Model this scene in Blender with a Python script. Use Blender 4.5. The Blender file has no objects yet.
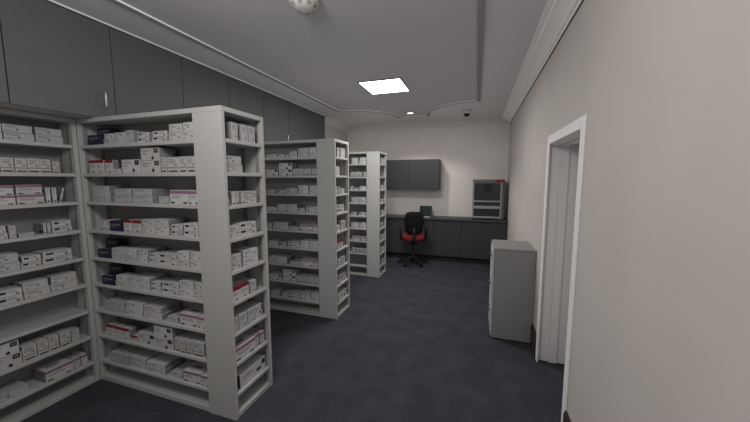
import bpy, bmesh, math, random
from mathutils import Vector, Matrix

random.seed(7)
PI = math.pi
scn = bpy.context.scene
COL = scn.collection
scn.view_settings.view_transform = 'Standard'
scn.view_settings.look = 'None'

# ------------------------------------------------------------------ materials
def material(name, col, rough=0.6, metal=0.0, spec=0.3, noise=0.0, nscale=6.0, bump=0.0, bscale=200.0):
    m = bpy.data.materials.new(name); m.use_nodes = True
    nt = m.node_tree; b = nt.nodes['Principled BSDF']
    b.inputs['Roughness'].default_value = rough
    b.inputs['Metallic'].default_value = metal
    b.inputs['Specular IOR Level'].default_value = spec
    b.inputs['Base Color'].default_value = (*col, 1)
    tc = None
    if noise or bump:
        tc = nt.nodes.new('ShaderNodeTexCoord')
    if noise:
        n = nt.nodes.new('ShaderNodeTexNoise'); n.inputs['Scale'].default_value = nscale
        n.inputs['Detail'].default_value = 5
        r = nt.nodes.new('ShaderNodeValToRGB')
        r.color_ramp.elements[0].position = 0.3; r.color_ramp.elements[1].position = 0.7
        r.color_ramp.elements[0].color = (*[c * (1 - noise) for c in col], 1)
        r.color_ramp.elements[1].color = (*[min(1, c * (1 + noise)) for c in col], 1)
        nt.links.new(tc.outputs['Object'], n.inputs['Vector'])
        nt.links.new(n.outputs['Fac'], r.inputs['Fac'])
        nt.links.new(r.outputs['Color'], b.inputs['Base Color'])
    if bump:
        n2 = nt.nodes.new('ShaderNodeTexNoise'); n2.inputs['Scale'].default_value = bscale
        bp = nt.nodes.new('ShaderNodeBump'); bp.inputs['Strength'].default_value = bump
        bp.inputs['Distance'].default_value = 0.002
        nt.links.new(tc.outputs['Object'], n2.inputs['Vector'])
        nt.links.new(n2.outputs['Fac'], bp.inputs['Height'])
        nt.links.new(bp.outputs['Normal'], b.inputs['Normal'])
    return m

def emission(name, col, strength):
    m = bpy.data.materials.new(name); m.use_nodes = True
    nt = m.node_tree; nt.nodes.clear()
    e = nt.nodes.new('ShaderNodeEmission'); o = nt.nodes.new('ShaderNodeOutputMaterial')
    e.inputs['Color'].default_value = (*col, 1); e.inputs['Strength'].default_value = strength
    nt.links.new(e.outputs[0], o.inputs[0])
    return m

def carpet_material():
    m = material('carpet', (0.03, 0.03, 0.04), rough=0.95, spec=0.05)
    nt = m.node_tree; b = nt.nodes['Principled BSDF']
    tc = nt.nodes.new('ShaderNodeTexCoord')
    big = nt.nodes.new('ShaderNodeTexNoise'); big.inputs['Scale'].default_value = 5; big.inputs['Detail'].default_value = 6
    fine = nt.nodes.new('ShaderNodeTexNoise'); fine.inputs['Scale'].default_value = 90; fine.inputs['Detail'].default_value = 3
    mix = nt.nodes.new('ShaderNodeMath'); mix.operation = 'MULTIPLY_ADD'; mix.inputs[1].default_value = 0.55
    sc = nt.nodes.new('ShaderNodeMath'); sc.operation = 'MULTIPLY'; sc.inputs[1].default_value = 0.45
    r = nt.nodes.new('ShaderNodeValToRGB')
    r.color_ramp.elements[0].position = 0.30; r.color_ramp.elements[0].color = (*CARPET_A, 1)
    r.color_ramp.elements[1].position = 0.72; r.color_ramp.elements[1].color = (*CARPET_B, 1)
    L = nt.links.new
    L(tc.outputs['Object'], big.inputs['Vector']); L(tc.outputs['Object'], fine.inputs['Vector'])
    L(big.outputs['Fac'], sc.inputs[0]); L(fine.outputs['Fac'], mix.inputs[0]); L(sc.outputs[0], mix.inputs[2])
    L(mix.outputs[0], r.inputs['Fac']); L(r.outputs['Color'], b.inputs['Base Color'])
    bp = nt.nodes.new('ShaderNodeBump'); bp.inputs['Strength'].default_value = 0.4; bp.inputs['Distance'].default_value = 0.004
    L(fine.outputs['Fac'], bp.inputs['Height']); L(bp.outputs['Normal'], b.inputs['Normal'])
    return m

def slotted_material(name, col):
    """Enamelled shelf upright with a ladder of slots."""
    m = material(name, col, rough=0.5)
    nt = m.node_tree; b = nt.nodes['Principled BSDF']
    tc = nt.nodes.new('ShaderNodeTexCoord'); w = nt.nodes.new('ShaderNodeTexWave')
    w.bands_direction = 'Z'; w.inputs['Scale'].default_value = 22
    r = nt.nodes.new('ShaderNodeValToRGB')
    r.color_ramp.elements[0].position = 0.25; r.color_ramp.elements[0].color = (*[c * 0.6 for c in col], 1)
    r.color_ramp.elements[1].position = 0.5; r.color_ramp.elements[1].color = (*col, 1)
    nt.links.new(tc.outputs['Object'], w.inputs['Vector']); nt.links.new(w.outputs['Fac'], r.inputs['Fac'])
    nt.links.new(r.outputs['Color'], b.inputs['Base Color'])
    return m

def cornice_material(name='cornice_plaster', col=(0.84, 0.83, 0.82)):
    m = material(name, col, rough=0.8)
    nt = m.node_tree; b = nt.nodes['Principled BSDF']
    tc = nt.nodes.new('ShaderNodeTexCoord'); v = nt.nodes.new('ShaderNodeTexVoronoi'); v.inputs['Scale'].default_value = 45
    bp = nt.nodes.new('ShaderNodeBump'); bp.inputs['Strength'].default_value = 0.5; bp.inputs['Distance'].default_value = 0.006
    nt.links.new(tc.outputs['Object'], v.inputs['Vector']); nt.links.new(v.outputs['Distance'], bp.inputs['Height'])
    nt.links.new(bp.outputs['Normal'], b.inputs['Normal'])
    return m

CARPET_A = (0.028, 0.0275, 0.034); CARPET_B = (0.066, 0.065, 0.078)
M = {}
M['carpet'] = carpet_material()
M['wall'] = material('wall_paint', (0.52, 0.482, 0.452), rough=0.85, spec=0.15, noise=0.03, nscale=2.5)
M['wall_far_lit'] = material('wall_paint_far_lit', (0.69, 0.648, 0.618), rough=0.85, spec=0.15, noise=0.03, nscale=2.5)  # stronger light on the back wall put into a paler colour
M['wall_cupboard'] = material('wall_cupboard_laminate', (0.046, 0.050, 0.054), rough=0.5, noise=0.04, nscale=2)
M['ceiling'] = material('ceiling_paint', (0.475, 0.464, 0.468), rough=0.95, spec=0.1, noise=0.015, nscale=1.5)
M['cornice'] = cornice_material()
M['cornice_far_dim'] = cornice_material('cornice_plaster_far_dim', (0.60, 0.59, 0.58))  # dimmer light on the far runs put into a darker plaster colour
M['cornice_plain'] = material('cornice_edge', (0.5, 0.49, 0.48), rough=0.8)
M['white_trim'] = material('white_trim', (0.80, 0.80, 0.80), rough=0.5)
M['moulding'] = material('ceiling_moulding', (0.85, 0.84, 0.83), rough=0.8)
M['moulding_under_shade'] = material('ceiling_moulding_underside_shade', (0.28, 0.274, 0.274), rough=0.9)  # shade under the moulding put into its colour
M['ceiling_border_lit'] = material('ceiling_border_lit_tone', (0.60, 0.595, 0.60), rough=0.95, spec=0.1)
M['door_paint'] = material('door_gloss', (0.68, 0.665, 0.66), rough=0.4)
M['casing'] = material('casing_gloss', (0.85, 0.84, 0.835), rough=0.4)
M['skirting'] = material('skirting_wood_and_shade_strip', (0.035, 0.027, 0.022), rough=0.5, noise=0.3, nscale=20)
M['shelf'] = material('shelf_laminate', (0.395, 0.39, 0.38), rough=0.55, noise=0.02, nscale=3)
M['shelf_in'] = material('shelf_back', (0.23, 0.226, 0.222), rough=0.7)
M['rail'] = slotted_material('shelf_rail', (0.27, 0.266, 0.262))
M['cupboard'] = material('cupboard_laminate', (0.096, 0.099, 0.102), rough=0.55, noise=0.04, nscale=2)
M['cupboard_dark'] = material('cupboard_gap', (0.015, 0.015, 0.016), rough=0.8)
M['counter'] = material('counter_laminate', (0.052, 0.054, 0.058), rough=0.45, noise=0.12, nscale=60)
M['base_unit'] = material('base_unit_laminate', (0.045, 0.046, 0.050), rough=0.55, noise=0.05, nscale=3)
M['kick'] = material('kickboard', (0.022, 0.022, 0.024), rough=0.7)
M['chrome'] = material('brushed_steel', (0.62, 0.62, 0.62), rough=0.35, metal=0.6)
M['cabinet'] = material('filing_cabinet_enamel', (0.245, 0.24, 0.235), rough=0.5, noise=0.02, nscale=4)
M['cabinet_top'] = material('filing_cabinet_top', (0.22, 0.217, 0.212), rough=0.5)
M['cabinet_front'] = material('drawer_enamel', (0.42, 0.42, 0.42), rough=0.5, noise=0.1, nscale=15)
M['black_plastic'] = material('black_plastic', (0.012, 0.012, 0.013), rough=0.5)
M['black_fabric'] = material('black_fabric', (0.012, 0.012, 0.012), rough=0.95, spec=0.1, bump=0.5, bscale=400)
M['red_fabric'] = material('red_fabric', (0.19, 0.028, 0.026), rough=0.95, spec=0.1, bump=0.5, bscale=400)
M['device_grey'] = material('device_enamel', (0.125, 0.127, 0.135), rough=0.45)
M['device_light'] = material('device_light_trim', (0.27, 0.275, 0.29), rough=0.4)
M['device_glass'] = material('device_glass', (0.028, 0.031, 0.036), rough=0.15, spec=0.5)
M['device_disc'] = material('device_fan', (0.014, 0.014, 0.016), rough=0.6)
M['red_label'] = material('red_display', (0.26, 0.010, 0.010), rough=0.5)
M['dark_red'] = material('red_display_print', (0.10, 0.004, 0.004), rough=0.5)
M['laptop_grey'] = material('laptop_shell', (0.45, 0.46, 0.47), rough=0.4)
M['laptop_dark'] = material('laptop_bezel', (0.01, 0.012, 0.014), rough=0.4)
M['laptop_screen'] = material('laptop_display', (0.014, 0.026, 0.030), rough=0.3, noise=0.5, nscale=25)
M['white_plastic'] = material('white_plastic', (0.55, 0.53, 0.51), rough=0.5)
M['smoke_dark'] = material('detector_slots', (0.27, 0.26, 0.25), rough=0.8)
M['glass_black'] = material('camera_dome_glass', (0.006, 0.006, 0.007), rough=0.1, spec=0.6)
M['frame_dark'] = material('light_frame', (0.16, 0.155, 0.15), rough=0.6)
# carton print and end shade
M['card'] = material('carton_white', (0.47, 0.462, 0.464), rough=0.6)
M['card2'] = material('carton_grey_white', (0.37, 0.366, 0.366), rough=0.6)
M['card3'] = material('carton_warm_white', (0.42, 0.412, 0.405), rough=0.6)
M['card_side_shade'] = material('carton_end_shade', (0.20, 0.198, 0.20), rough=0.6)
M['purple_side_shade'] = material('carton_purple_end_shade', (0.014, 0.010, 0.022), rough=0.6)
M['ink'] = material('carton_ink', (0.17, 0.17, 0.18), rough=0.6)
M['ink_dark'] = material('carton_dark_ink', (0.012, 0.013, 0.018), rough=0.6)
M['crimson'] = material('carton_red', (0.17, 0.014, 0.016), rough=0.6)
M['pink'] = material('carton_pink', (0.25, 0.105, 0.19), rough=0.6)
M['purple'] = material('carton_purple', (0.021, 0.013, 0.040), rough=0.55)
M['amber'] = material('carton_amber', (0.27, 0.21, 0.12), rough=0.6)
M['seam'] = material('carton_seam', (0.13, 0.13, 0.13), rough=0.7)

# ------------------------------------------------------------------ mesh helpers
class MB:
    def __init__(self): self.bm = bmesh.new(); self.mats = []
    def mi(self, mat):
        if mat not in self.mats: self.mats.append(mat)
        return self.mats.index(mat)
    def box(self, x0, x1, y0, y1, z0, z1, mat, bevel=0.0, seg=2):
        r = bmesh.ops.create_cube(self.bm, size=1)
        vs = r['verts']
        for v in vs:
            v.co = Vector(((x0 + x1) / 2 + v.co.x * (x1 - x0), (y0 + y1) / 2 + v.co.y * (y1 - y0), (z0 + z1) / 2 + v.co.z * (z1 - z0)))
        fs = list({f for v in vs for f in v.link_faces}); i = self.mi(mat)
        for f in fs: f.material_index = i
        if bevel:
            es = list({e for v in vs for e in v.link_edges})
            bmesh.ops.bevel(self.bm, geom=es, offset=bevel, segments=seg, affect='EDGES', profile=0.5)
        return vs
    def quad(self, pts, mat):
        f = self.bm.faces.new([self.bm.verts.new(p) for p in pts]); f.material_index = self.mi(mat); return f
    def prism(self, poly, axis, a, b, mat):
        """Extrude a closed 2-D outline along an axis ('x','y','z') from a to b."""
        def P(u, v, t): return {'x': (t, u, v), 'y': (u, t, v), 'z': (u, v, t)}[axis]
        A = [self.bm.verts.new(P(u, v, a)) for u, v in poly]; B = [self.bm.verts.new(P(u, v, b)) for u, v in poly]
        i = self.mi(mat); n = len(poly); fs = []
        for k in range(n):
            fs.append(self.bm.faces.new((A[k], A[(k + 1) % n], B[(k + 1) % n], B[k])))
        fs.append(self.bm.faces.new(A[::-1])); fs.append(self.bm.faces.new(B))
        for f in fs: f.material_index = i
    def lathe(self, prof, cx, cy, mat, n=32, smooth=True):
        """Turn a profile [(radius, z)...] about a vertical axis."""
        rings = []
        for r, z in prof:
            rings.append([self.bm.verts.new((cx + r * math.cos(2 * PI * k / n), cy + r * math.sin(2 * PI * k / n), z)) for k in range(n)])
        i = self.mi(mat)
        for a, b in zip(rings, rings[1:]):
            for k in range(n):
                f = self.bm.faces.new((a[k], a[(k + 1) % n], b[(k + 1) % n], b[k])); f.material_index = i; f.smooth = smooth
        for ring, rev in ((rings[0], True), (rings[-1], False)):
            f = self.bm.faces.new(ring[::-1] if rev else ring); f.material_index = i
    def tube(self, pts, rad, mat, n=10, squash=1.0):
        """Tube along a polyline; rad is a number or one per point."""
        pts = [Vector(p) for p in pts]; i = self.mi(mat); rings = []
        rads = rad if isinstance(rad, (list, tuple)) else [rad] * len(pts)
        up = Vector((0, 0, 1))
        for k, p in enumerate(pts):
            t = (pts[min(k + 1, len(pts) - 1)] - pts[max(k - 1, 0)]).normalized()
            s = t.cross(up) if abs(t.z) < 0.95 else t.cross(Vector((0, 1, 0)))
            s.normalize(); q = s.cross(t).normalized()
            rings.append([self.bm.verts.new(p + (s * math.cos(2 * PI * j / n) + q * math.sin(2 * PI * j / n) * squash) * rads[k]) for j in range(n)])
        for a, b in zip(rings, rings[1:]):
            for j in range(n):
                f = self.bm.faces.new((a[j], a[(j + 1) % n], b[(j + 1) % n], b[j])); f.material_index = i; f.smooth = True
        for ring in (rings[0], rings[-1]):
            f = self.bm.faces.new(ring); f.material_index = i
    def build(self, name, parent=None, bevel=0.0, loc=None):
        bmesh.ops.recalc_face_normals(self.bm, faces=self.bm.faces)
        me = bpy.data.meshes.new(name); self.bm.to_mesh(me); self.bm.free()
        for m in self.mats: me.materials.append(M[m])
        o = bpy.data.objects.new(name, me); COL.objects.link(o)
        if parent: o.parent = parent
        if loc: o.location = loc
        if bevel:
            b = o.modifiers.new('edge', 'BEVEL'); b.width = bevel; b.segments = 2; b.limit_method = 'ANGLE'
        return o

def one_box(name, x0, x1, y0, y1, z0, z1, mat, parent=None, bevel=0.002):
    b = MB(); b.box(x0, x1, y0, y1, z0, z1, mat); return b.build(name, parent, bevel)

def tag(o, label, cat, group=None):
    o['label'] = label; o['category'] = cat
    if group: o['group'] = group
    return o

def thing(name, label, cat, loc=(0, 0, 0), rz=0.0, group=None):
    o = bpy.data.objects.new(name, None); COL.objects.link(o)
    o.location = loc; o.rotation_euler = (0, 0, rz); o.empty_display_size = 0.1
    return tag(o, label, cat, group)

def structure(o):
    o['kind'] = 'structure'; return o

def copy_tree(o, parent=None):
    c = o.copy(); COL.objects.link(c)
    if parent: c.parent = parent
    for ch in list(o.children): copy_tree(ch, c)
    return c
PANEL_E = 8.0; NEAR_E = 46.0; NEAR_P = (-1.50, 0.60, 2.48); FAR_E = 27.0; SPOT_E = 50.0; AO_F = 0.13; AO_D = 1.0
CARTONS = {
'L': {
  9: [('w',1.074,1.121,0.046,2,0.13,0.013,0), ('m',1.125,1.268,0.049,2,0.15,0.014,0), ('m',1.274,1.418,0.050,2,0.15,0.013,0)],
  8: [('y',1.095,1.156,0.094,1,0.12,0.013,0), ('y',1.159,1.217,0.094,1,0.12,0.013,0), ('y',1.219,1.279,0.096,1,0.12,0.013,0), ('y',1.281,1.340,0.094,1,0.12,0.013,0), ('y',1.348,1.389,0.084,1,0.13,0.025,0)],
  7: [('p',1.022,1.145,0.062,2,0.14,0.012,0), ('p',1.148,1.284,0.064,2,0.14,0.012,0), ('l',1.297,1.324,0.108,1,0.12,0.020,0), ('l',1.332,1.357,0.108,1,0.12,0.020,0), ('l',1.368,1.385,0.106,1,0.12,0.030,14)],
  6: [('d',1.033,1.092,0.042,2,0.13,0.015,0), ('g',1.096,1.130,0.084,1,0.12,0.015,0), ('g',1.140,1.217,0.026,1,0.10,0.020,0), ('l',1.272,1.288,0.076,1,0.11,0.030,0), ('l',1.291,1.310,0.076,1,0.11,0.030,0), ('d',1.308,1.425,0.041,2,0.12,0.020,0)],
  5: [('m',1.019,1.130,0.058,2,0.13,0.012,0), ('d',1.137,1.238,0.039,2,0.12,0.020,0), ('d',1.241,1.410,0.042,2,0.13,0.018,0)],
  4: [('d',1.006,1.129,0.044,2,0.13,0.015,0), ('w',1.130,1.264,0.055,2,0.14,0.013,0), ('w',1.269,1.423,0.055,2,0.14,0.013,0)],
  2: [('b',0.933,1.087,0.090,2,0.14,0.012,0), ('y',1.092,1.163,0.104,1,0.11,0.015,0), ('y',1.165,1.221,0.104,1,0.11,0.015,0), ('y',1.224,1.281,0.106,1,0.11,0.015,0), ('y',1.284,1.345,0.106,1,0.11,0.015,0), ('g',1.352,1.403,0.096,1,0.14,0.022,0)],
  1: [('m',0.918,1.108,0.050,1,0.13,0.025,0), ('p',1.184,1.339,0.084,1,0.15,0.010,0), ('p',1.345,1.392,0.080,1,0.14,0.016,0), ('p',1.397,1.438,0.080,1,0.14,0.018,0)],
},
'U1': {
  9: [('u',-3.287,-3.154,0.080,1,0.05,0.010,0), ('u',-3.309,-3.163,0.075,2,0.06,0.085,0), ('w',-3.181,-3.052,0.044,2,0.12,0.030,0), ('w',-3.043,-2.914,0.046,2,0.12,0.025,0), ('g',-2.895,-2.820,0.100,1,0.14,0.015,0), ('d',-2.807,-2.696,0.040,2,0.11,0.030,0), ('d',-2.653,-2.516,0.040,2,0.12,0.020,0), ('w',-2.499,-2.376,0.062,2,0.12,0.015,0), ('w',-2.372,-2.263,0.064,2,0.12,0.015,0)],
  8: [('r',-3.314,-3.231,0.110,1,0.04,0.012,0), ('r',-3.226,-3.145,0.110,1,0.04,0.012,0), ('r',-3.141,-3.058,0.110,1,0.04,0.012,0), ('w',-3.059,-2.970,0.035,1,0.09,0.015,0), ('b',-2.958,-2.775,0.108,1,0.12,0.015,0), ('b',-2.769,-2.585,0.112,2,0.12,0.015,0), ('y',-2.586,-2.536,0.120,1,0.11,0.020,0), ('y',-2.532,-2.429,0.118,1,0.11,0.020,0), ('y',-2.423,-2.355,0.120,1,0.11,0.020,0), ('y',-2.350,-2.278,0.120,1,0.11,0.020,0)],
  7: [('w',-3.276,-3.126,0.044,3,0.14,0.015,0), ('g',-3.064,-2.879,0.056,2,0.15,0.012,0), ('g',-2.872,-2.675,0.056,2,0.15,0.012,0), ('g',-2.638,-2.544,0.055,1,0.12,0.030,0), ('p',-2.516,-2.353,0.108,1,0.13,0.013,0), ('p',-2.347,-2.266,0.106,1,0.13,0.013,0)],
  6: [('w',-3.338,-3.280,0.024,1,0.09,0.030,0), ('l',-3.261,-3.216,0.082,1,0.12,0.025,0), ('l',-3.202,-3.155,0.088,1,0.12,0.020,0), ('u',-3.141,-3.009,0.086,1,0.08,0.015,0), ('r',-3.002,-2.913,0.098,1,0.12,0.014,0), ('r',-2.910,-2.819,0.098,1,0.12,0.014,0), ('w',-2.813,-2.692,0.056,2,0.12,0.012,0), ('w',-2.687,-2.541,0.060,2,0.13,0.012,0), ('d',-2.545,-2.438,0.041,2,0.11,0.020,0), ('d',-2.418,-2.287,0.050,2,0.13,0.015,0)],
  5: [('u',-3.298,-3.153,0.076,1,0.05,0.012,0), ('u',-3.331,-3.181,0.072,2,0.06,0.085,0), ('w',-3.152,-3.011,0.046,2,0.08,0.015,0), ('w',-3.004,-2.883,0.048,2,0.13,0.014,0), ('w',-2.875,-2.774,0.050,2,0.14,0.012,0), ('d',-2.778,-2.682,0.038,2,0.11,0.020,0), ('d',-2.668,-2.496,0.044,2,0.12,0.015,0), ('w',-2.488,-2.375,0.060,2,0.13,0.013,0), ('w',-2.371,-2.267,0.060,2,0.13,0.013,0)],
  4: [('u',-3.280,-3.139,0.076,1,0.05,0.012,0), ('u',-3.317,-3.161,0.072,2,0.06,0.085,0), ('w',-3.140,-3.009,0.046,2,0.08,0.015,0), ('w',-3.002,-2.881,0.048,2,0.13,0.014,0), ('w',-2.874,-2.771,0.050,2,0.14,0.012,0), ('d',-2.775,-2.679,0.038,2,0.11,0.020,0), ('d',-2.662,-2.500,0.044,2,0.12,0.015,0), ('w',-2.493,-2.361,0.060,2,0.13,0.013,0), ('w',-2.357,-2.265,0.060,2,0.13,0.013,0)],
  3: [('g',-3.258,-3.191,0.096,1,0.15,0.010,0), ('g',-3.187,-3.122,0.096,1,0.15,0.010,0), ('g',-3.117,-3.052,0.096,1,0.15,0.010,0), ('w',-3.051,-2.867,0.054,2,0.15,0.012,0), ('w',-2.860,-2.673,0.052,2,0.15,0.012,0), ('g',-2.632,-2.531,0.046,1,0.14,0.025,0), ('p',-2.506,-2.341,0.096,1,0.15,0.011,0), ('p',-2.336,-2.251,0.094,1,0.15,0.011,0)],
  2: [('r',-3.301,-3.216,0.095,1,0.06,0.012,0), ('r',-3.212,-3.132,0.095,1,0.06,0.012,0), ('r',-3.128,-3.034,0.095,1,0.06,0.012,0), ('r',-3.033,-2.958,0.034,1,0.10,0.012,0), ('b',-2.948,-2.767,0.092,1,0.14,0.012,0), ('b',-2.762,-2.579,0.092,2,0.14,0.012,0), ('y',-2.577,-2.517,0.110,1,0.12,0.014,0), ('y',-2.514,-2.465,0.110,1,0.12,0.014,0), ('y',-2.461,-2.412,0.110,1,0.12,0.014,0), ('y',-2.407,-2.299,0.114,1,0.12,0.014,0)],
  1: [('g',-3.255,-3.190,0.094,1,0.15,0.010,0), ('g',-3.186,-3.123,0.094,1,0.15,0.010,0), ('g',-3.118,-3.058,0.094,1,0.15,0.010,0), ('w',-3.057,-2.878,0.046,2,0.15,0.012,0), ('w',-2.869,-2.682,0.044,2,0.15,0.012,0), ('g',-2.637,-2.530,0.044,1,0.14,0.025,0), ('p',-2.505,-2.340,0.094,1,0.15,0.011,0), ('p',-2.335,-2.268,0.092,1,0.15,0.011,0)],
},
'E1': {
  9: [('g',1.586,1.643,0.110,1,0.12,0.015,0), ('g',1.670,1.736,0.112,1,0.12,0.015,0), ('g',1.741,1.806,0.112,1,0.12,0.015,0)],
  8: [('m',1.520,1.676,0.052,2,0.14,0.012,0)],
  7: [('l',1.527,1.564,0.078,1,0.12,0.015,-20), ('l',1.569,1.599,0.086,1,0.12,0.015,0), ('l',1.607,1.641,0.086,1,0.12,0.015,0), ('l',1.647,1.680,0.086,1,0.12,0.015,0), ('w',1.692,1.811,0.042,2,0.11,0.018,0)],
  6: [('w',1.530,1.617,0.084,1,0.12,0.012,0), ('d',1.624,1.793,0.043,2,0.13,0.014,0)],
  5: [('w',1.528,1.633,0.050,2,0.13,0.012,0), ('w',1.639,1.787,0.054,2,0.13,0.012,0)],
  4: [('r',1.528,1.601,0.092,1,0.14,0.012,0), ('r',1.605,1.687,0.092,1,0.14,0.012,0), ('g',1.694,1.757,0.090,1,0.12,0.014,0)],
  3: [('g',1.524,1.570,0.100,1,0.14,0.012,0), ('g',1.574,1.653,0.102,1,0.15,0.012,0), ('g',1.657,1.728,0.102,1,0.15,0.012,0), ('k',1.733,1.813,0.100,1,0.14,0.012,0)],
  2: [('p',1.526,1.720,0.096,1,0.15,0.010,0), ('p',1.726,1.768,0.094,1,0.14,0.012,0), ('p',1.772,1.819,0.094,1,0.14,0.012,0)],
  1: [('k',1.566,1.828,0.096,1,0.12,0.015,0)],
},
'U2': {
  9: [('w',-2.942,-2.874,0.050,1,0.12,0.015,0), ('w',-2.868,-2.802,0.056,1,0.12,0.015,0), ('d',-2.796,-2.692,0.052,1,0.12,0.015,0), ('d',-2.684,-2.630,0.044,1,0.12,0.015,0), ('w',-2.622,-2.521,0.043,2,0.12,0.015,0), ('w',-2.509,-2.375,0.064,2,0.12,0.013,0), ('w',-2.368,-2.254,0.066,2,0.12,0.013,0)],
  8: [('b',-2.948,-2.785,0.088,1,0.12,0.013,0), ('b',-2.774,-2.592,0.090,2,0.12,0.013,0), ('y',-2.584,-2.523,0.098,1,0.12,0.013,0), ('y',-2.518,-2.439,0.098,1,0.12,0.013,0), ('y',-2.434,-2.341,0.098,1,0.12,0.013,0), ('y',-2.333,-2.258,0.098,1,0.12,0.013,0)],
  7: [('w',-2.952,-2.825,0.056,1,0.12,0.015,0), ('d',-2.809,-2.693,0.054,1,0.12,0.015,0), ('d',-2.680,-2.529,0.040,2,0.12,0.015,0), ('w',-2.511,-2.380,0.060,2,0.12,0.013,0), ('w',-2.372,-2.257,0.060,2,0.12,0.013,0)],
  6: [('r',-2.952,-2.824,0.094,1,0.12,0.013,0), ('w',-2.816,-2.686,0.054,2,0.12,0.013,0), ('w',-2.679,-2.542,0.055,2,0.12,0.013,0), ('d',-2.537,-2.436,0.058,1,0.12,0.015,0), ('d',-2.422,-2.262,0.042,2,0.12,0.013,0)],
  5: [('g',-2.954,-2.889,0.090,1,0.13,0.013,0), ('w',-2.881,-2.665,0.052,2,0.14,0.012,0), ('g',-2.662,-2.520,0.050,1,0.13,0.020,0), ('p',-2.507,-2.345,0.090,1,0.13,0.012,0), ('p',-2.340,-2.259,0.090,1,0.13,0.012,0)],
  4: [('w',-2.949,-2.810,0.076,1,0.12,0.013,0), ('d',-2.794,-2.693,0.064,1,0.12,0.015,0), ('d',-2.681,-2.514,0.042,2,0.12,0.013,0), ('w',-2.507,-2.383,0.055,2,0.12,0.013,0), ('w',-2.378,-2.260,0.055,2,0.12,0.013,0)],
  3: [('w',-2.950,-2.693,0.050,2,0.14,0.012,0), ('g',-2.662,-2.519,0.050,1,0.13,0.020,0), ('p',-2.508,-2.340,0.090,1,0.13,0.012,0), ('p',-2.333,-2.256,0.090,1,0.13,0.012,0)],
  2: [('b',-2.944,-2.777,0.084,1,0.13,0.012,0), ('b',-2.767,-2.582,0.082,2,0.13,0.012,0), ('y',-2.575,-2.512,0.094,1,0.12,0.013,0), ('y',-2.506,-2.430,0.094,1,0.12,0.013,0), ('y',-2.425,-2.348,0.094,1,0.12,0.013,0), ('y',-2.342,-2.261,0.094,1,0.12,0.013,0)],
  1: [('g',-2.931,-2.810,0.088,1,0.12,0.013,0), ('d',-2.798,-2.703,0.066,1,0.12,0.015,0), ('d',-2.691,-2.529,0.044,2,0.12,0.013,0), ('w',-2.518,-2.385,0.056,2,0.12,0.013,0), ('w',-2.380,-2.263,0.060,2,0.12,0.013,0)],
},
'E2': {
  9: [('g',3.139,3.207,0.105,1,0.12,0.013,0), ('g',3.229,3.358,0.108,1,0.12,0.013,0)],
  8: [('w',3.120,3.220,0.050,2,0.13,0.012,0)],
  7: [('l',3.127,3.163,0.086,1,0.12,0.013,0), ('l',3.174,3.212,0.086,1,0.12,0.013,0), ('w',3.239,3.347,0.060,1,0.12,0.013,0)],
  6: [('d',3.123,3.333,0.044,2,0.13,0.012,0)],
  5: [('w',3.124,3.205,0.070,1,0.12,0.013,0), ('g',3.217,3.349,0.110,1,0.13,0.013,0)],
  4: [('r',3.127,3.187,0.094,1,0.13,0.012,0), ('r',3.195,3.265,0.094,1,0.13,0.012,0)],
  3: [('g',3.126,3.214,0.090,1,0.13,0.012,0), ('g',3.223,3.330,0.094,1,0.13,0.012,0)],
  2: [('p',3.126,3.368,0.094,1,0.14,0.012,0)],
  1: [('k',3.125,3.381,0.094,1,0.13,0.012,0)],
},
'U3': {
  9: [('w',-2.509,-2.395,0.056,2,0.12,0.013,0), ('w',-2.377,-2.248,0.058,2,0.12,0.013,0)],
  8: [('y',-2.528,-2.452,0.094,1,0.12,0.013,0), ('y',-2.445,-2.382,0.094,1,0.12,0.013,0), ('y',-2.375,-2.326,0.094,1,0.12,0.013,0), ('y',-2.302,-2.247,0.092,1,0.12,0.013,0)],
  7: [('w',-2.531,-2.486,0.064,1,0.12,0.015,0), ('d',-2.471,-2.393,0.034,1,0.11,0.020,0), ('w',-2.373,-2.255,0.066,1,0.12,0.013,0)],
  6: [('w',-2.523,-2.392,0.052,2,0.12,0.013,0), ('w',-2.381,-2.245,0.052,2,0.12,0.013,0)],
  5: [('d',-2.526,-2.429,0.060,1,0.12,0.015,0), ('d',-2.383,-2.253,0.064,1,0.12,0.015,0)],
  4: [('w',-2.527,-2.391,0.052,2,0.12,0.013,0), ('w',-2.380,-2.250,0.052,2,0.12,0.013,0)],
  3: [('p',-2.510,-2.370,0.080,1,0.13,0.012,0), ('p',-2.359,-2.306,0.082,1,0.13,0.012,0), ('p',-2.299,-2.247,0.082,1,0.13,0.012,0)],
  2: [('y',-2.523,-2.458,0.090,1,0.12,0.013,0), ('y',-2.450,-2.386,0.090,1,0.12,0.013,0), ('y',-2.379,-2.315,0.090,1,0.12,0.013,0), ('y',-2.307,-2.244,0.090,1,0.12,0.013,0)],
},
'E3': {
  9: [('g',4.784,4.966,0.100,1,0.12,0.013,0)],
  7: [('w',4.776,4.912,0.070,1,0.12,0.013,0)],
  6: [('w',4.766,4.891,0.060,1,0.12,0.013,0)],
  5: [('w',4.779,4.939,0.080,1,0.12,0.013,0)],
  4: [('g',4.769,4.883,0.090,1,0.12,0.013,0)],
  3: [('w',4.770,4.956,0.086,1,0.12,0.013,0)],
  2: [('w',4.772,4.946,0.086,1,0.12,0.013,0)],
  1: [('g',4.773,4.948,0.092,1,0.12,0.013,0)],
},
}

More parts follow.
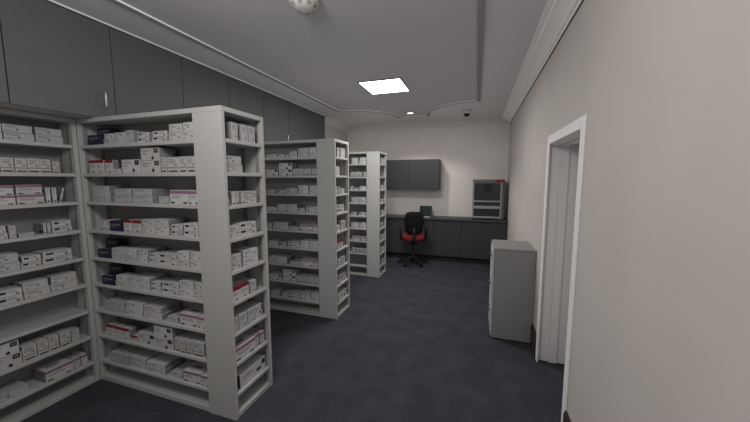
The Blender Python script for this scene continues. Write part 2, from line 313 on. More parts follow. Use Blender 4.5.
# ------------------------------------------------------------------ room shell
H = 2.74; DB = 6.33; XL = -3.60; YN = -1.8
b = MB(); b.box(XL - .2, 0.5, YN - .2, DB + .2, -0.1, 0, 'carpet'); structure(b.build('floor'))
b = MB(); b.box(XL - .2, 0.3, YN - .2, DB + .2, H, H + 0.1, 'ceiling'); structure(b.build('ceiling'))
DY0, DY1, DZ = 2.040, 2.905, 1.900        # clear door opening
b = MB()
b.box(0, 0.28, YN, DY0, 0, H, 'wall'); b.box(0, 0.28, DY1, DB + .1, 0, H, 'wall'); b.box(0, 0.28, DY0, DY1, DZ, H, 'wall')
structure(b.build('wall_right'))
b = MB(); b.box(XL - .1, 0, DB, DB + .1, 0, H, 'wall_far_lit'); structure(b.build('wall_back'))
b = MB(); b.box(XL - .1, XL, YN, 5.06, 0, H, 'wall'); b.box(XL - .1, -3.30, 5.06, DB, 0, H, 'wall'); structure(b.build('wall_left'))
b = MB(); b.box(XL - .1, 0, YN - .1, YN, 0, H, 'wall'); structure(b.build('wall_front'))

YF_C = 5.90
# skirting on the right wall
b = MB(); b.prism([(0, 0), (-.018, 0), (-.018, .19), (-.010, .215), (0, .215)], 'y', YN, 1.984, 'skirting'); structure(b.build('baseboard_right'))
b = MB(); b.prism([(0, 0), (-.018, 0), (-.018, .19), (-.010, .215), (0, .215)], 'y', 2.922, 3.158, 'skirting'); b.prism([(0, 0), (-.018, 0), (-.018, .19), (-.010, .215), (0, .215)], 'y', 3.64, YF_C, 'skirting'); structure(b.build('baseboard_right'))

# cornice
PROF = [(0, H - .092), (.010, H - .092), (.014, H - .078), (.030, H - .074), (.042, H - .060), (.070, H - .040), (.100, H - .026), (.122, H - .020), (.130, H - .012), (.168, H - .009), (.168, H - .0005), (0, H - .0005)]
b = MB(); b.prism([(-u, v) for u, v in PROF], 'y', YN, DB, 'cornice'); structure(b.build('trim_1_and_shade_strip'))
b = MB(); b.prism([(DB - u, v) for u, v in PROF], 'x', -3.30, 0, 'cornice_far_dim'); structure(b.build('trim_2'))
b = MB(); b.prism([(-3.30 + u, v) for u, v in PROF], 'y', 5.06, DB, 'cornice_far_dim'); structure(b.build('trim_3'))
b = MB(); b.box(-.006, 0, YN, DB, H - .100, H - .092, 'skirting'); structure(b.build('trim_1_and_shade_strip'))  # dark strip added as the shadow line below the cornice
# pale fillet along the top of the overhead cupboards
b = MB(); b.box(-3.182, -3.166, 0.50, 5.06, H - .011, H - .0005, 'white_trim'); structure(b.build('trim_4', bevel=.002))

# scooped-corner ceiling moulding
def scooped_rect(x0, x1, y0, y1, r, n=18):
    pts = []
    def arc(cx, cy, a0, a1):
        for k in range(n + 1):
            a = a0 + (a1 - a0) * k / n; pts.append((cx + r * math.cos(a), cy + r * math.sin(a)))
    arc(x0, y1, -PI / 2, 0)            # far corner by the cupboards
    arc(x1, y1, PI, 3 * PI / 2)        # far corner by the right wall
    arc(x1, y0, PI / 2, PI)
    arc(x0, y0, 0, PI / 2)
    return pts
def sweep_closed(mb, pts, prof, mat):
    n = len(pts); rings = []; i = mb.mi(mat)
    for k in range(n):
        p0, p1, p2 = Vector(pts[k - 1]), Vector(pts[k]), Vector(pts[(k + 1) % n])
        d1 = (p1 - p0).normalized(); d2 = (p2 - p1).normalized()
        n1 = Vector((-d1.y, d1.x)); n2 = Vector((-d2.y, d2.x)); m = (n1 + n2).normalized()
        m = m / max(0.5, m.dot(n1))
        rings.append([mb.bm.verts.new((p1.x + m.x * u, p1.y + m.y * u, v)) for u, v in prof])
    for k in range(n):
        a, c = rings[k], rings[(k + 1) % n]
        for j in range(len(prof) - 1):
            f = mb.bm.faces.new((a[j], a[j + 1], c[j + 1], c[j])); f.material_index = i
PATH = scooped_rect(-2.760, -0.594, -1.35, 5.605, .845)
b = MB()
sweep_closed(b, PATH, [(0, H), (0, H - .013)], 'moulding')
sweep_closed(b, PATH, [(0, H - .013), (.050, H - .013), (.050, H)], 'moulding_under_shade')
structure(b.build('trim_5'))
# ceiling border outside the moulding, paler, with brighter edge light put into its colour
b = MB()
def loop(pts):
    vs = [b.bm.verts.new((x, y, H - .0004)) for x, y in pts]
    return [b.bm.edges.new((vs[k], vs[(k + 1) % len(vs)])) for k in range(len(vs))]
es = loop(PATH) + loop([(XL, YN), (0, YN), (0, DB), (XL, DB)])
bmesh.ops.triangle_fill(b.bm, edges=es, use_beauty=True)
b.mi('ceiling_border_lit'); structure(b.build('ceiling_border_lit_sheet'))

# door in the right wall
b = MB()
W = .070
for y0, y1, z0, z1 in ((1.985, 2.055, 0, 1.957), (2.858, 2.920, 0, 1.957), (2.055, 2.858, 1.888, 1.957)):
    b.box(-.010, .0005, y0, y1, z0, z1, 'casing')
casing = structure(b.build('trim_6', bevel=.003))
b = MB()
T = .016
b.box(.001, .27, DY1 - .002, DY1 + .001, 0, DZ, 'door_paint'); b.box(.001, .27, DY0 - .001, DY0 + T, 0, DZ, 'door_paint'); b.box(.001, .27, DY0 + T, DY1 - .002, DZ - T, DZ + .001, 'door_paint')
b.box(.090, .152, DY1 - .016, DY1 - .002, 0, DZ - T, 'door_paint'); b.box(.090, .140, DY0 + T, DY0 + T + .014, 0, DZ - T, 'door_paint'); b.box(.090, .140, DY0 + T + .014, DY1 - T - .014, DZ - T - .014, DZ - T, 'door_paint')
structure(b.build('trim_7', bevel=.002))
b = MB(); b.box(.2255, .265, DY0 + T + .002, DY1 - T - .002, 0.004, DZ - T - .002, 'door_paint')
for z0, z1 in ((.20, .85), (1.02, 1.72)):
    b.box(.2235, .2255, DY0 + .15, DY1 - .15, z0, z1, 'door_paint')
door = structure(b.build('door_1', bevel=.002))
b = MB(); b.tube([(.223, DY0 + .085, 1.0), (.190, DY0 + .085, 1.0), (.183, DY0 + .092, 1.0), (.183, DY0 + .19, 1.0)], .009, 'chrome')
b.box(.219, .2235, DY0 + .060, DY0 + .110, .93, 1.07, 'chrome'); structure(b.build('door_handle', door))

# ------------------------------------------------------------------ bookcases
SHELF_Z = [.170, .381, .590, .800, 1.008, 1.221, 1.436, 1.646, 1.853]
HB = 2.044
def bookcase(name, label, x0, x1, depth, back_y, loc, rz, side_t=.030, double=False, right_t=None):
    """Open-fronted shelving unit; local front faces -Y at y=0."""
    t = thing(name, label, 'bookcase', loc, rz)
    one_box('top_panel', x0, x1, 0, depth, HB - .030, HB, 'shelf', t)
    one_box('base_panel', x0 + side_t, x1 - (right_t or side_t), 0.004, depth, 0.0, .034, 'shelf', t)
    rt = right_t or side_t
    for xa, xb in ((x0, x0 + side_t), (x1 - rt, x1)):
        one_box('side_panel', xa, xb, 0, depth, 0, HB - .030, 'shelf', t)
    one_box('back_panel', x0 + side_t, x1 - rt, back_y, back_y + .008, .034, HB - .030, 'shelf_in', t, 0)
    for z in SHELF_Z:
        one_box('shelf', x0 + side_t + .001, x1 - rt - .001, .004, back_y if not double else depth - .004, z - .024, z, 'shelf', t, .003)
    for xs, sgn in ((x0 + side_t, 1), (x1 - rt, -1)):
        for yy in ((.030, .058), (back_y - .050, back_y - .022)):
            xa, xb = (xs, xs + .003) if sgn > 0 else (xs - .003, xs)
            one_box('shelf_rail', xa, xb, yy[0], yy[1], .05, HB - .035, 'rail', t, 0)
    return t
UNITS = {}   # name -> (loc of local origin, rz, spoken name)
Y1, Y2, Y3 = 1.496, 3.057, 4.642
for key, yf, xe, spoken in (('U1', Y1, -2.255, 'nearest'), ('U2', Y2, -2.255, 'middle'), ('U3', Y3, -2.240, 'farthest')):
    bookcase('freestanding_bookcase', {'U1': 'tall pale bookcase full of cartons, nearest of the three standing out across the room',
             'U2': 'tall pale bookcase of cartons in the middle, between the nearest and the farthest ones',
             'U3': 'tall pale bookcase of cartons farthest from the door, closest to the back counter'}[key],
             -3.398, xe - .001, .384, .188, (0, yf, 0), 0, .026, True, .005)
    ex = {'U1': -2.030, 'U2': -2.035, 'U3': -2.025}[key]
    e = bookcase('end_bookcase', {'U1': 'narrow pale bookcase closing the aisle end of the nearest freestanding bookcase',
             'U2': 'narrow pale bookcase closing the aisle end of the middle freestanding bookcase',
             'U3': 'narrow pale bookcase closing the aisle end of the farthest freestanding bookcase'}[key],
             0, .386, ex - xe, ex - xe - .025, (ex, yf - .002, 0), PI / 2, .026)
bookcase('wall_bookcase', 'pale bookcase against the side wall under the overhead cupboards, meeting the nearest freestanding bookcase', .45, 1.493, .195, .185, (-3.384, 0, 0), PI / 2, .026)

# ------------------------------------------------------------------ cartons
def carton_mesh(kind, w, d, h, rnd):
    """A printed folding carton; front faces -Y, base at z=0, x centred, y from 0 to d."""
    b = MB(); body = {'u': 'purple', 'g': 'card2', 'y': 'card3', 'm': 'card2'}.get(kind, rnd.choice(['card', 'card', 'card3']))
    b.box(-w / 2, w / 2, 0, d, 0, h, body, bevel=min(.0012, h * .05), seg=1)
    end = b.mi('purple_side_shade' if kind == 'u' else 'card_side_shade')
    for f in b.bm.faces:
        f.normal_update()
        if abs(f.normal.x) > .9: f.material_index = end     # ends darkened, shade between cartons put into the colour
    e = .0005
    def fr(u0, u1, v0, v1, mat):     # print on the front, u and v as fractions
        x0, x1, z0, z1 = -w / 2 + w * u0, -w / 2 + w * u1, h * v0, h * v1
        b.quad([(x0, -e, z0), (x1, -e, z0), (x1, -e, z1), (x0, -e, z1)], mat)
    def tp(u0, u1, v0, v1, mat):     # on the top
        x0, x1, y0, y1 = -w / 2 + w * u0, -w / 2 + w * u1, d * v0, d * v1
        b.quad([(x0, y0, h + e), (x1, y0, h + e), (x1, y1, h + e), (x0, y1, h + e)], mat)
    def sd(s, u0, u1, v0, v1, mat):  # on a side, s = -1 or 1
        x = s * (w / 2 + e); y0, y1, z0, z1 = d * u0, d * u1, h * v0, h * v1
        b.quad([(x, y0, z0), (x, y1, z0), (x, y1, z1), (x, y0, z1)], mat)
    def lines(u0, u1, v0, n, step, th, mat='ink'):
        for k in range(n):
            fr(u0, u0 + (u1 - u0) * rnd.uniform(.6, 1), v0 - k * step - th, v0 - k * step, mat)
    # tuck-flap seam round the top edge
    fr(.02, .98, .955, .97, 'seam') if kind not in 'ru' else None
    for s in (-1, 1):
        sd(s, .93, .95, .03, .97, 'seam')
        sd(s, .2, .6, .62, .70, 'seam')
    if kind == 'w':
        lines(.08, .60, .80, 2, .16, .07); fr(.10, .22, .16, .30, 'ink')
        cx = rnd.choice([.40, .55, .72]); fr(cx, cx + min(.12, .010 / w), .34, .34 + .009 / h, 'ink_dark')
    elif kind == 'd':
        fr(.10, .36, .45, .78, 'ink_dark'); lines(.42, .88, .80, 2, .2, .08); fr(.74, .86, .14, .34, 'ink_dark')
    elif kind == 'b':
        fr(.72, .95, .60, .93, 'ink_dark'); fr(.77, .90, .74, .80, 'card'); lines(.08, .62, .80, 1, .1, .07, 'ink'); lines(.08, .40, .62, 2, .1, .045)
        n = 12; cx, cz, r = w * .14, h * .20, min(w * .07, .012)
        f = b.bm.faces.new([b.bm.verts.new((cx + r * math.cos(2 * PI * k / n), -e, cz + r * math.sin(2 * PI * k / n))) for k in range(n)]); f.material_index = b.mi('ink_dark')
        tp(.70, .92, .30, .70, 'ink')
    elif kind == 'r':
        fr(.0, 1, .78, 1, 'crimson'); tp(0, 1, 0, .18, 'crimson')
        lines(.12, .8, .62, 2, .12, .05); fr(.40, .62, .06, .16, 'ink_dark')
    elif kind == 'p':
        fr(0, 1, .74, .96, 'pink'); sd(-1, 0, 1, .74, .96, 'pink'); sd(1, 0, 1, .74, .96, 'pink')
        fr(.06, .26, .06, .17, 'ink_dark'); fr(.72, .92, .06, .17, 'ink_dark'); lines(.10, .8, .62, 2, .12, .05); tp(.2, .7, .3, .5, 'ink')
    elif kind == 'u':
        fr(.12, .86, .60, .72, 'ink'); fr(.12, .5, .40, .46, 'ink'); sd(1, .1, .5, .2, .8, 'ink_dark'); tp(.1, .6, .3, .6, 'ink')
    elif kind == 'y':
        fr(.06, .94, .27, .36, 'amber'); lines(.14, .80, .86, 3, .11, .05); fr(.12, .88, .05, .14, 'ink_dark'); fr(.60, .86, .45, .55, 'ink')
    elif kind == 'm':
        lines(.06, .55, .82, 2, .16, .07); fr(.44, .52, .30, .46, 'ink_dark'); fr(.06, .30, .15, .24, 'ink')
        sd(1, .12, .40, .52, .84, 'ink_dark')
    elif kind == 'k':
        sd(-1, .08, .92, .08, .92, 'ink_dark'); sd(1, .08, .92, .08, .92, 'ink_dark'); fr(.62, .80, .30, .52, 'ink_dark'); lines(.1, .55, .8, 2, .14, .06)
        fr(.84, .97, .55, .92, 'ink_dark')
        n = 10
        for c in (.30, .70):
            f = b.bm.faces.new([b.bm.verts.new((-w / 2 - 2 * e, d * .5 + d * .18 * math.cos(2 * PI * k / n), h * c + h * .12 * math.sin(2 * PI * k / n))) for k in range(n)]); f.material_index = b.mi('seam')
    elif kind == 'l':
        lines(.2, .8, .9, 3, .14, .05); fr(.2, .8, .08, .16, 'ink_dark'); sd(-1, .1, .5, .1, .3, 'ink_dark')
    elif kind == 'g':
        lines(.12, .78, .82, 2, .12, .05); fr(.55, .80, .18, .26, 'ink')
    return b
NAMES = {'w': ('medicine_carton', 'white carton'), 'd': ('dark_print_carton', 'dark-printed carton'), 'b': ('large_logo_carton', 'large logo carton'),
         'r': ('red_topped_carton', 'red-topped carton'), 'p': ('pink_banded_carton', 'pink-banded carton'), 'u': ('purple_carton', 'dark purple carton'),
         'y': ('amber_striped_carton', 'upright amber-striped carton'), 'm': ('long_grey_carton', 'long grey carton'), 'k': ('black_ended_carton', 'black-ended carton'),
         'l': ('slim_carton', 'slim upright carton'), 'g': ('plain_carton', 'pale plain carton')}
ORD = ['first', 'second', 'third', 'fourth', 'fifth', 'sixth', 'seventh', 'eighth', 'ninth', 'tenth', 'eleventh']
PLACE = {'L': 'wall bookcase', 'U1': 'nearest freestanding bookcase', 'E1': 'nearest end bookcase', 'U2': 'middle freestanding bookcase', 'E2': 'middle end bookcase',
         'U3': 'farthest freestanding bookcase', 'E3': 'farthest end bookcase'}
PLANE = {'L': -3.384, 'U1': Y1, 'E1': -2.030, 'U2': Y2, 'E2': -2.035, 'U3': Y3, 'E3': -2.025}
rnd = random.Random(11)
for unit, rows in CARTONS.items():
    side_on = unit in ('L', 'E1', 'E2', 'E3')
    lim = {'L': (.5, 1.460), 'U1': (-3.366, -2.271), 'U2': (-3.348, -2.271), 'U3': (-3.348, -2.256), 'E1': (Y1 + .029, Y1 + .352), 'E2': (Y2 + .029, Y2 + .352), 'E3': (Y3 + .029, Y3 + .352)}[unit]
    for s, row in rows.items():
        last = {}
        shelf_word = ['ninth', 'eighth', 'seventh', 'sixth', 'fifth', 'fourth', 'third', 'second', 'top'][s - 1] + (' shelf' if s == 9 else ' shelf down')
        for i, (kind, a, c, h, n, d, back, lean) in enumerate(row):
            if lean: a, c = a + h * abs(math.sin(math.radians(lean))) * (lean < 0), c - h * math.sin(math.radians(lean)) * (lean > 0)
            a = max(a, lim[0] + .020 * (lean != 0)); c = max(min(c, lim[1]), a + .012 * (lean != 0))
            # keep neighbours apart when their depths overlap
            for (pa, pc, pb, pd) in last.values():
                if not (back >= pb + pd or pb >= back + d) and a < pc + .002: a = pc + .002
            if c - a < .008: continue
            last[i] = (a, c, back, d)
            maxd = (.183 if not unit.startswith('E') else .193) - back
            d = min(d, maxd - .006)
            if unit == 'U1': h *= .87
            if unit == 'U2': h *= .80
            if unit == 'U3': h *= .88
            h = min(h, .166 / n)
            back += rnd.uniform(0, .010) if kind not in 'ug' else 0
            w = c - a - .0015
            for k in range(n):
                if kind == 'b' and n == 2 and k == 1 and unit[0] == 'U': w2 = w * .97
                else: w2 = w * (1 if k == 0 else rnd.uniform(.94, .99))
                name, desc = NAMES[kind]
                b = carton_mesh(kind, w2, d, h, rnd)
                o = b.build(name)
                mid = (a + c) / 2 + (0 if k == 0 else rnd.uniform(-.004, .004) * (w > .05))
                j = back + (0 if k == 0 else rnd.uniform(0, .006))
                z = SHELF_Z[s - 1] + .0006 + k * (h + .0012)
                if side_on:
                    o.location = (PLANE[unit] - j, mid, z); rz = PI / 2
                else:
                    o.location = (mid, PLANE[unit] + j, z); rz = 0
                if lean:
                    th = math.radians(lean); dz = abs(math.sin(th)) * w2 / 2
                    o.rotation_euler = (0, th, rz); o.location.z += dz
                else:
                    o.rotation_euler = (0, 0, rz + rnd.uniform(-.022, .022) * (w > .05))
                row_word = '' if n == 1 else ('lower ' if k == 0 else 'upper ') if n == 2 else ['lowest ', 'middle ', 'upper '][k]
                pos = 'only one' if len(row) == 1 else ORD[i] + ' from left'
                if n > 1: pos = ('only stack' if len(row) == 1 else ORD[i] + ' stack from left')
                tag(o, f"{row_word}{desc}{' leaning over' if lean else ''}, {pos}, {shelf_word}, {PLACE[unit]}", 'carton', f"cartons on the {PLACE[unit]}")

# ------------------------------------------------------------------ overhead cupboards on the side wall
CY = [.52, 1.081, 1.647, 2.228, 2.790, 3.367, 3.913, 4.466, 5.045]
cl = ['dark grey overhead cupboard above the wall bookcase, farthest from the room corner', 'dark grey overhead cupboard with steel handle above the wall bookcase',
      'dark grey overhead cupboard above the nearest freestanding bookcase', 'dark grey overhead cupboard, fourth along the row, just past the nearest bookcase',
      'dark grey overhead cupboard, fifth along the row, before the middle bookcase', 'dark grey overhead cupboard with steel handle, third from the far end',
      'dark grey overhead cupboard, second from the far end of the row', 'dark grey overhead cupboard last in the row, beside the bare wall']
for k in range(8):
    y0, y1 = CY[k], CY[k + 1]
    t = thing('overhead_cupboard', cl[k], 'cupboard', (-3.182, (y0 + y1) / 2, HB + .003), 0, 'overhead cupboards along the side wall')
    hw = (y1 - y0) / 2; hz = H - .012 - HB - .003
    one_box('carcass', -.400, -.0215, -hw + .001, hw - .001, 0.004, hz, 'cupboard', t, 0)
    one_box('bottom_panel', -.400, -.0215, -hw + .001, hw - .001, 0, .004, 'shelf', t, 0)
    dr = one_box('door', -.020, 0, -hw + .003, hw - .003, -.0, hz - .004, 'cupboard', t, .002)
    if k in (1, 5):
        b = MB(); yh = hw - .080 if k == 1 else hw - .062
        b.tube([(0, yh, .185), (.026, yh, .185), (.030, yh, .178), (.030, yh, .092), (.026, yh, .085), (0, yh, .085)], .006, 'chrome', 8); b.build('handle', dr)

# ------------------------------------------------------------------ back counter
KX = [-3.295, -2.50, -1.90, -1.315, -.809, -.012]; YF = 5.94
kl = ['dark grey base cabinet in the corner hidden behind the farthest bookcase', 'dark grey base cabinet under the counter beside the farthest bookcase', 'dark grey base cabinet behind the office chair',
      'dark grey base cabinet under the counter, just past the chair', 'wide dark grey base cabinet under the black-windowed appliance']
for k in range(5):
    x0, x1 = KX[k], KX[k + 1]; t = thing('base_cabinet', kl[k], 'cabinet', ((x0 + x1) / 2, YF, 0), 0, 'base cabinets under the back counter'); hw = (x1 - x0) / 2
    one_box('carcass', -hw, hw, .042, DB - YF - .002, .11, .815, 'cupboard_dark', t, 0)
    one_box('kickboard', -hw, hw, .075, .095, 0, .11, 'kick', t, 0)
    one_box('door', -hw + .002, hw - .002, .020, .040, .115, .812, 'base_unit', t, .002)
o = one_box('worktop', -3.296, -.006, YF - .012, DB - .001, .819, .861, 'counter', None, .004)
tag(o, 'long dark grey laminate worktop running along the back wall', 'worktop')

# wall cupboards
for (x0, x1), lab in zip(((-2.432, -1.840), (-1.838, -1.258)), ('dark grey wall cupboard above the counter, beside the farthest bookcase', 'dark grey wall cupboard above the laptop, with bare wall beside it')):
    t = thing('wall_cupboard', lab, 'cupboard', ((x0 + x1) / 2, 6.02, 1.392), 0, 'wall cupboards above the counter'); hw = (x1 - x0) / 2
    one_box('carcass', -hw + .001, hw - .001, .022, DB - 6.02 - .002, 0, .604, 'wall_cupboard', t, .003)
    one_box('door', -hw, hw, 0, .020, .002, .603, 'wall_cupboard', t, .004)

# ------------------------------------------------------------------ appliance on the counter
t = thing('countertop_appliance', 'grey box-shaped appliance with dark glass windows and red display, on the counter', 'appliance', (-.353, 5.96, .862), 0)
b = MB(); hw = .276; hh = .742
b.box(-hw, hw, .02, .36, .012, hh, 'device_grey', bevel=.006)
for sx in (-1, 1):
    for yy in (.05, .32): b.lathe([(.016, 0), (.016, .014)], sx * (hw - .05), yy, 'black_plastic', 12)
b.build('housing', t)
b = MB(); b.box(-hw, -hw + .030, 0, .021, .02, hh - .055, 'device_light', bevel=.003); b.box(hw - .068, hw - .040, 0, .021, .02, hh - .055, 'device_light', bevel=.003)
b.box(-hw + .030, hw - .068, 0, .021, .03, .062, 'device_light', bevel=.003); b.build('front_frame', t)
w = one_box('window', -hw + .031, hw - .069, .010, .020, .356, .668, 'device_glass', t, 0)
b = MB(); n = 28
f = [(-.012 + .075 * math.cos(2 * PI * k / n), .575 + .075 * math.sin(2 * PI * k / n)) for k in range(n)]
b.prism(f, 'y', .0085, .010, 'device_disc'); b.build('fan', w)
one_box('window', -hw + .031, hw - .069, .010, .020, .062, .200, 'device_glass', t, 0)
one_box('window', -hw + .031, hw - .069, .012, .020, .258, .326, 'device_glass', t, 0)
for z0, z1 in ((.327, .354), (.203, .256)):
    one_box('rail', -hw + .031, hw - .069, -.006, .021, z0, z1, 'device_light', t, .004)
one_box('control_panel', -hw, hw, 0.004, .022, hh - .054, hh - .001, 'device_grey', t, .003)
dsp = one_box('display', hw - .150, hw - .008, 0, .005, hh - .046, hh - .008, 'red_label', t, .001); dsp['label'] = 'small red display'
b = MB()
for k, u in enumerate((.125, .100, .072, .050)): b.box(hw - u - .012, hw - u + .004, -.001, 0, hh - .036, hh - .018, 'dark_red')
b.build('lettering', dsp)

# ------------------------------------------------------------------ laptop
t = thing('laptop', 'small open laptop with a dark screen on the counter behind the chair', 'laptop', (-1.540, 6.02, .8615), math.radians(-7))
b = MB(); b.box(-.125, .125, -.07, .11, 0, .014, 'laptop_grey', bevel=.003); b.build('base', t)
b = MB(); b.box(-.11, .11, .01, .095, .0142, .0152, 'laptop_dark'); b.box(-.035, .035, -.055, -.005, .0142, .0150, 'laptop_dark'); b.build('keyboard', t)
sc = MB(); sc.box(-.125, .125, 0, .008, 0, .205, 'laptop_dark', bevel=.003); sc = sc.build('screen', t, loc=(0, .112, .012)); sc.rotation_euler = (math.radians(-14), 0, 0)
b = MB(); b.box(-.115, .115, -.001, 0, .014, .195, 'laptop_screen'); b.build('display', sc)

# ------------------------------------------------------------------ office chair
t = thing('office_chair', 'black office chair with red seat, back turned, at the counter', 'chair', (-1.668, 5.62, 0), math.radians(15)); t.scale = (0.90, 0.94, 1.0)
b = MB(); b.lathe([(.026, .07), (.034, .09), (.034, .16), (.028, .17), (.028, .30), (.016, .305), (.016, .42)], 0, 0, 'black_plastic', 20); b.build('gas_column', t)
for k in range(5):
    a = 2 * PI * k / 5 + .30; ca, sa = math.cos(a), math.sin(a)
    b = MB(); b.tube([(.02 * ca, .02 * sa, .125), (.12 * ca, .12 * sa, .115), (.22 * ca, .22 * sa, .088), (.285 * ca, .285 * sa, .072)], [.030, .025, .020, .016], 'black_plastic', 10, .75)
    lg = b.build('base_leg', t)
    b = MB(); cx, cy = .28 * ca, .28 * sa
    b.tube([(cx, cy, .075), (cx, cy, .045)], .008, 'black_plastic', 8)
    for s in (-1, 1):
        px, py = cx - sa * .014 * s, cy + ca * .014 * s
        b.tube([(px - sa * .008 * s, py + ca * .008 * s, .028), (px + sa * .008 * s, py - ca * .008 * s, .028)], .027, 'black_plastic', 16)
    b.build('caster', lg)
def cushion(name, mat, outline, z0, z1, parent, puff):
    """Rounded pad from an outline (list of x,y), domed on top."""
    b = MB(); i = b.mi(mat); rings = []
    for s, z in ((.94, z0), (1.0, z0 + (z1 - z0) * .3), (1.0, z0 + (z1 - z0) * .65), (.93, z1 - .004), (.70, z1 + puff * .6), (.35, z1 + puff)):
        rings.append([b.bm.verts.new((x * s, y * s, z)) for x, y in outline])
    n = len(outline)
    for p, q in zip(rings, rings[1:]):
        for k in range(n):
            f = b.bm.faces.new((p[k], p[(k + 1) % n], q[(k + 1) % n], q[k])); f.material_index = i; f.smooth = True
    for r in (rings[0], rings[-1]):
        f = b.bm.faces.new(r); f.material_index = i; f.smooth = True
    return b.build(name, parent)
def super_outline(a, c, n=40, e=3.2):
    return [(a * math.copysign(abs(math.cos(2 * PI * k / n)) ** (2 / e), math.cos(2 * PI * k / n)), c * math.copysign(abs(math.sin(2 * PI * k / n)) ** (2 / e), math.sin(2 * PI * k / n))) for k in range(n)]
seat = cushion('seat', 'red_fabric', super_outline(.235, .225), .485, .575, t, .012); seat['label'] = 'red fabric seat cushion'
cushion('seat_shell', 'black_plastic', super_outline(.225, .215), .462, .490, t, 0)
one_box('mechanism', -.075, .075, -.15, .10, .415, .464, 'black_plastic', t, .01)
# backrest: curved padded shield, rear side towards the room (-Y)
b = MB(); i = b.mi('black_fabric'); nu, nv = 14, 16; grid = {}
for side in (0, 1):
    for u in range(nu + 1):
        for v in range(nv + 1):
            U = u / nu * 2 - 1; V = v / nv
            hwid = .150 + .045 * math.sin(min(1, V * 1.25) * PI * .62) - .075 * max(0, V - .72) ** 1.6 * 3.2
            if V < .10: hwid -= (.10 - V) * .5
            zz = .600 + V * .430
            x = hwid * U
            edge = (1 - abs(U) ** 6) * (1 - abs(2 * V - 1) ** 10)
            y = -.205 - .06 * V + .045 * (1 - U * U) * -.6 + .05 * (V - .35) ** 2
            y += (-.030 if side == 0 else .030) * edge
            zz -= .05 * (abs(U) ** 3) * max(0, V - .6) * 1.5
            grid[side, u, v] = b.bm.verts.new((x, y, zz))
for side in (0, 1):
    for u in range(nu):
        for v in range(nv):
            q = [grid[side, u, v], grid[side, u + 1, v], grid[side, u + 1, v + 1], grid[side, u, v + 1]]
            f = b.bm.faces.new(q if side == 0 else q[::-1]); f.material_index = i; f.smooth = True
bmesh.ops.remove_doubles(b.bm, verts=b.bm.verts, dist=.0008)
b.build('backrest', t)
b = MB(); b.tube([(0, -.04, .445), (0, -.20, .452), (0, -.262, .475), (0, -.275, .53), (0, -.272, .62), (0, -.278, .74)], [.030, .030, .030, .030, .030, .026], 'black_plastic', 10, .5); b.build('back_bar', t)
for s in (-1, 1):
    b = MB(); x = s * .262
    b.tube([(s * .19, .02, .470), (s * .250, .02, .475), (x, .02, .50), (x + s * .008, .00, .60), (x + s * .005, -.05, .695), (x, -.09, .716)], .015, 'black_plastic', 10)
    b.tube([(x, -.17, .712), (x, -.12, .720), (x, .02, .724), (x, .10, .712)], [.018, .024, .024, .018], 'black_plastic', 10, .6)
    b.tube([(x, .07, .712), (x + s * .006, .09, .64), (x, .06, .52), (s * .235, .05, .476)], .013, 'black_plastic', 10)
    b.tube([(x, -.165, .712), (x + s * .004, -.17, .66), (x, -.13, .56), (s * .250, -.06, .482), (s * .19, -.05, .472)], .014, 'black_plastic', 10)
    b.build('armrest', t)

# ------------------------------------------------------------------ filing cabinet by the door
t = thing('filing_cabinet', 'grey metal filing cabinet standing against the wall by the door', 'cabinet', (-.022, 3.166, 0), 0)
one_box('body', -.345, .019, 0, .462, .012, .905, 'cabinet', t, .004)
one_box('plinth', -.335, .010, .01, .452, 0, .012, 'kick', t, 0)
one_box('top_panel', -.356, .020, -.004, .466, .905, .931, 'cabinet_top', t, .004)
for k in range(3):
    z0 = .030 + k * .292
    d = one_box('drawer', -.362, -.346, .006, .456, z0, z0 + .284, 'cabinet_front', t, .004)
    b = MB(); zc = z0 + .20
    b.tube([(-.362, .17, zc), (-.380, .175, zc), (-.380, .285, zc), (-.362, .29, zc)], .006, 'black_plastic', 8); b.build('handle', d)
    b = MB(); b.box(-.3645, -.362, .19, .27, zc + .03, zc + .065, 'chrome'); b.build('label_holder', d)

# ------------------------------------------------------------------ ceiling fittings
t = thing('ceiling_light', 'square lit ceiling panel light in a thin frame', 'light', (-1.668, 3.730, H), 0)
b = MB(); a, c = .258, .268
for x0, x1, y0, y1 in ((-a, a, -c, -c + .012), (-a, a, c - .012, c), (-a, -a + .012, -c + .012, c - .012), (a - .012, a, -c + .012, c - .012)): b.box(x0, x1, y0, y1, -.010, -.0005, 'frame_dark')
b.build('frame', t)
M['panel_glow'] = emission('panel_glow', (1, 1, 1), PANEL_E)
one_box('diffuser', -a + .012, a - .012, -c + .012, c - .012, -.006, -.001, 'panel_glow', t, 0)

t = thing('downlight', 'small round recessed downlight glowing near the back wall', 'light', (-1.680, 5.300, H), 0)
b = MB(); n = 28; i = b.mi('frame_dark'); R = [(.082, -.001), (.080, -.008), (.062, -.010), (.057, -.003)]
rings = [[b.bm.verts.new((r * math.cos(2 * PI * k / n), r * math.sin(2 * PI * k / n), z)) for k in range(n)] for r, z in R]
for p, q in zip(rings, rings[1:]):
    for k in range(n): f = b.bm.faces.new((p[k], p[(k + 1) % n], q[(k + 1) % n], q[k])); f.material_index = i
b.build('bezel', t)
M['spot_glow'] = emission('spot_glow', (1, .93, .84), 3.0)
b = MB(); b.lathe([(.057, -.0035), (.057, -.001)], 0, 0, 'spot_glow', 24); b.build('lamp', t)

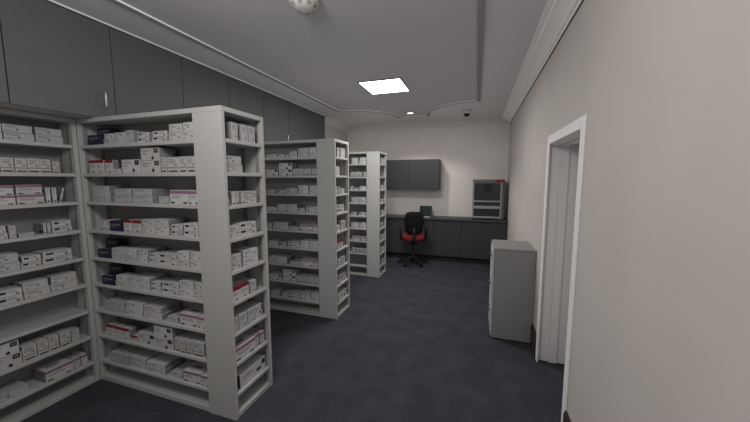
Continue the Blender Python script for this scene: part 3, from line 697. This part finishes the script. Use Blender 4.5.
t = thing('smoke_detector', 'white round smoke detector with dark slots on the ceiling', 'smoke detector', (-1.637, 1.810, H), 0)
b = MB(); b.lathe([(.040, -.002), (.094, -.002), (.094, -.022), (.088, -.034), (.060, -.036)], 0, 0, 'white_plastic', 36); b.build('base', t)
b = MB(); b.lathe([(.078, -.034), (.078, -.040), (.070, -.052), (.052, -.064), (.030, -.069), (.004, -.070)], 0, 0, 'white_plastic', 36); hd = b.build('sensor_head', t)
for k in range(8):
    a = 2 * PI * k / 8 + .2; ca, sa = math.cos(a), math.sin(a)
    q = []
    for r, z, s in ((.0785, -.0450, -.014), (.0785, -.0450, .014), (.0665, -.0600, .011), (.0665, -.0600, -.011)):
        q.append((r * ca - s * sa, r * sa + s * ca, z))
    b = MB(); b.quad(q, 'smoke_dark'); b.build('slot', hd)

t = thing('security_camera', 'white dome security camera with black lens on the ceiling near the back corner', 'camera', (-.752, 5.40, H), 0)
b = MB(); b.lathe([(.060, -.001), (.066, -.006), (.066, -.045), (.058, -.055), (.050, -.056)], 0, 0, 'white_plastic', 28); b.build('mount', t)
b = MB(); b.lathe([(.050, -.054)] + [(.050 * math.cos(a * PI / 16), -.056 - .050 * math.sin(a * PI / 16)) for a in range(0, 8)] + [(.004, -.106)], 0, 0, 'glass_black', 28); b.build('lens_dome', t)

# ------------------------------------------------------------------ lights
def area(name, loc, size, energy, col=(1, 1, 1), rot=(0, 0, 0), sy=None):
    l = bpy.data.lights.new(name, 'AREA'); l.energy = energy; l.color = col; l.size = size
    if sy: l.shape = 'RECTANGLE'; l.size_y = sy
    o = bpy.data.objects.new(name, l); o.location = loc; o.rotation_euler = rot; COL.objects.link(o); return o
pl = bpy.data.lights.new('ceiling_lamp_near', 'POINT'); pl.energy = NEAR_E; pl.shadow_soft_size = .18; pl.color = (1, .985, .965)
po = bpy.data.objects.new('ceiling_lamp_near', pl); po.location = NEAR_P; COL.objects.link(po)
area('ceiling_lamp_far', (-1.668, 3.73, H - .03), .50, FAR_E, (1, .985, .965))
sp = bpy.data.lights.new('downlight_beam', 'SPOT'); sp.energy = SPOT_E; sp.spot_size = math.radians(125); sp.spot_blend = .35; sp.shadow_soft_size = .05; sp.color = (1, .93, .86)
so = bpy.data.objects.new('downlight_beam', sp); so.location = (-1.680, 5.300, H - .02); COL.objects.link(so)
w = bpy.data.worlds.new('world'); w.use_nodes = True; w.node_tree.nodes['Background'].inputs[0].default_value = (.05, .05, .05, 1); scn.world = w
scn.cycles.use_fast_gi = True; scn.cycles.fast_gi_method = 'ADD'
w.light_settings.ao_factor = AO_F; w.light_settings.distance = AO_D

# ------------------------------------------------------------------ camera
cam = bpy.data.cameras.new('camera'); cam.sensor_width = 36; cam.lens = 305.2 / 750 * 36; cam.clip_start = .02
co = bpy.data.objects.new('camera', cam); COL.objects.link(co)
co.location = (-.561, 0, 1.60)
co.rotation_euler = (math.radians(90 - 5.865), 0, math.radians(18.347))
scn.camera = co
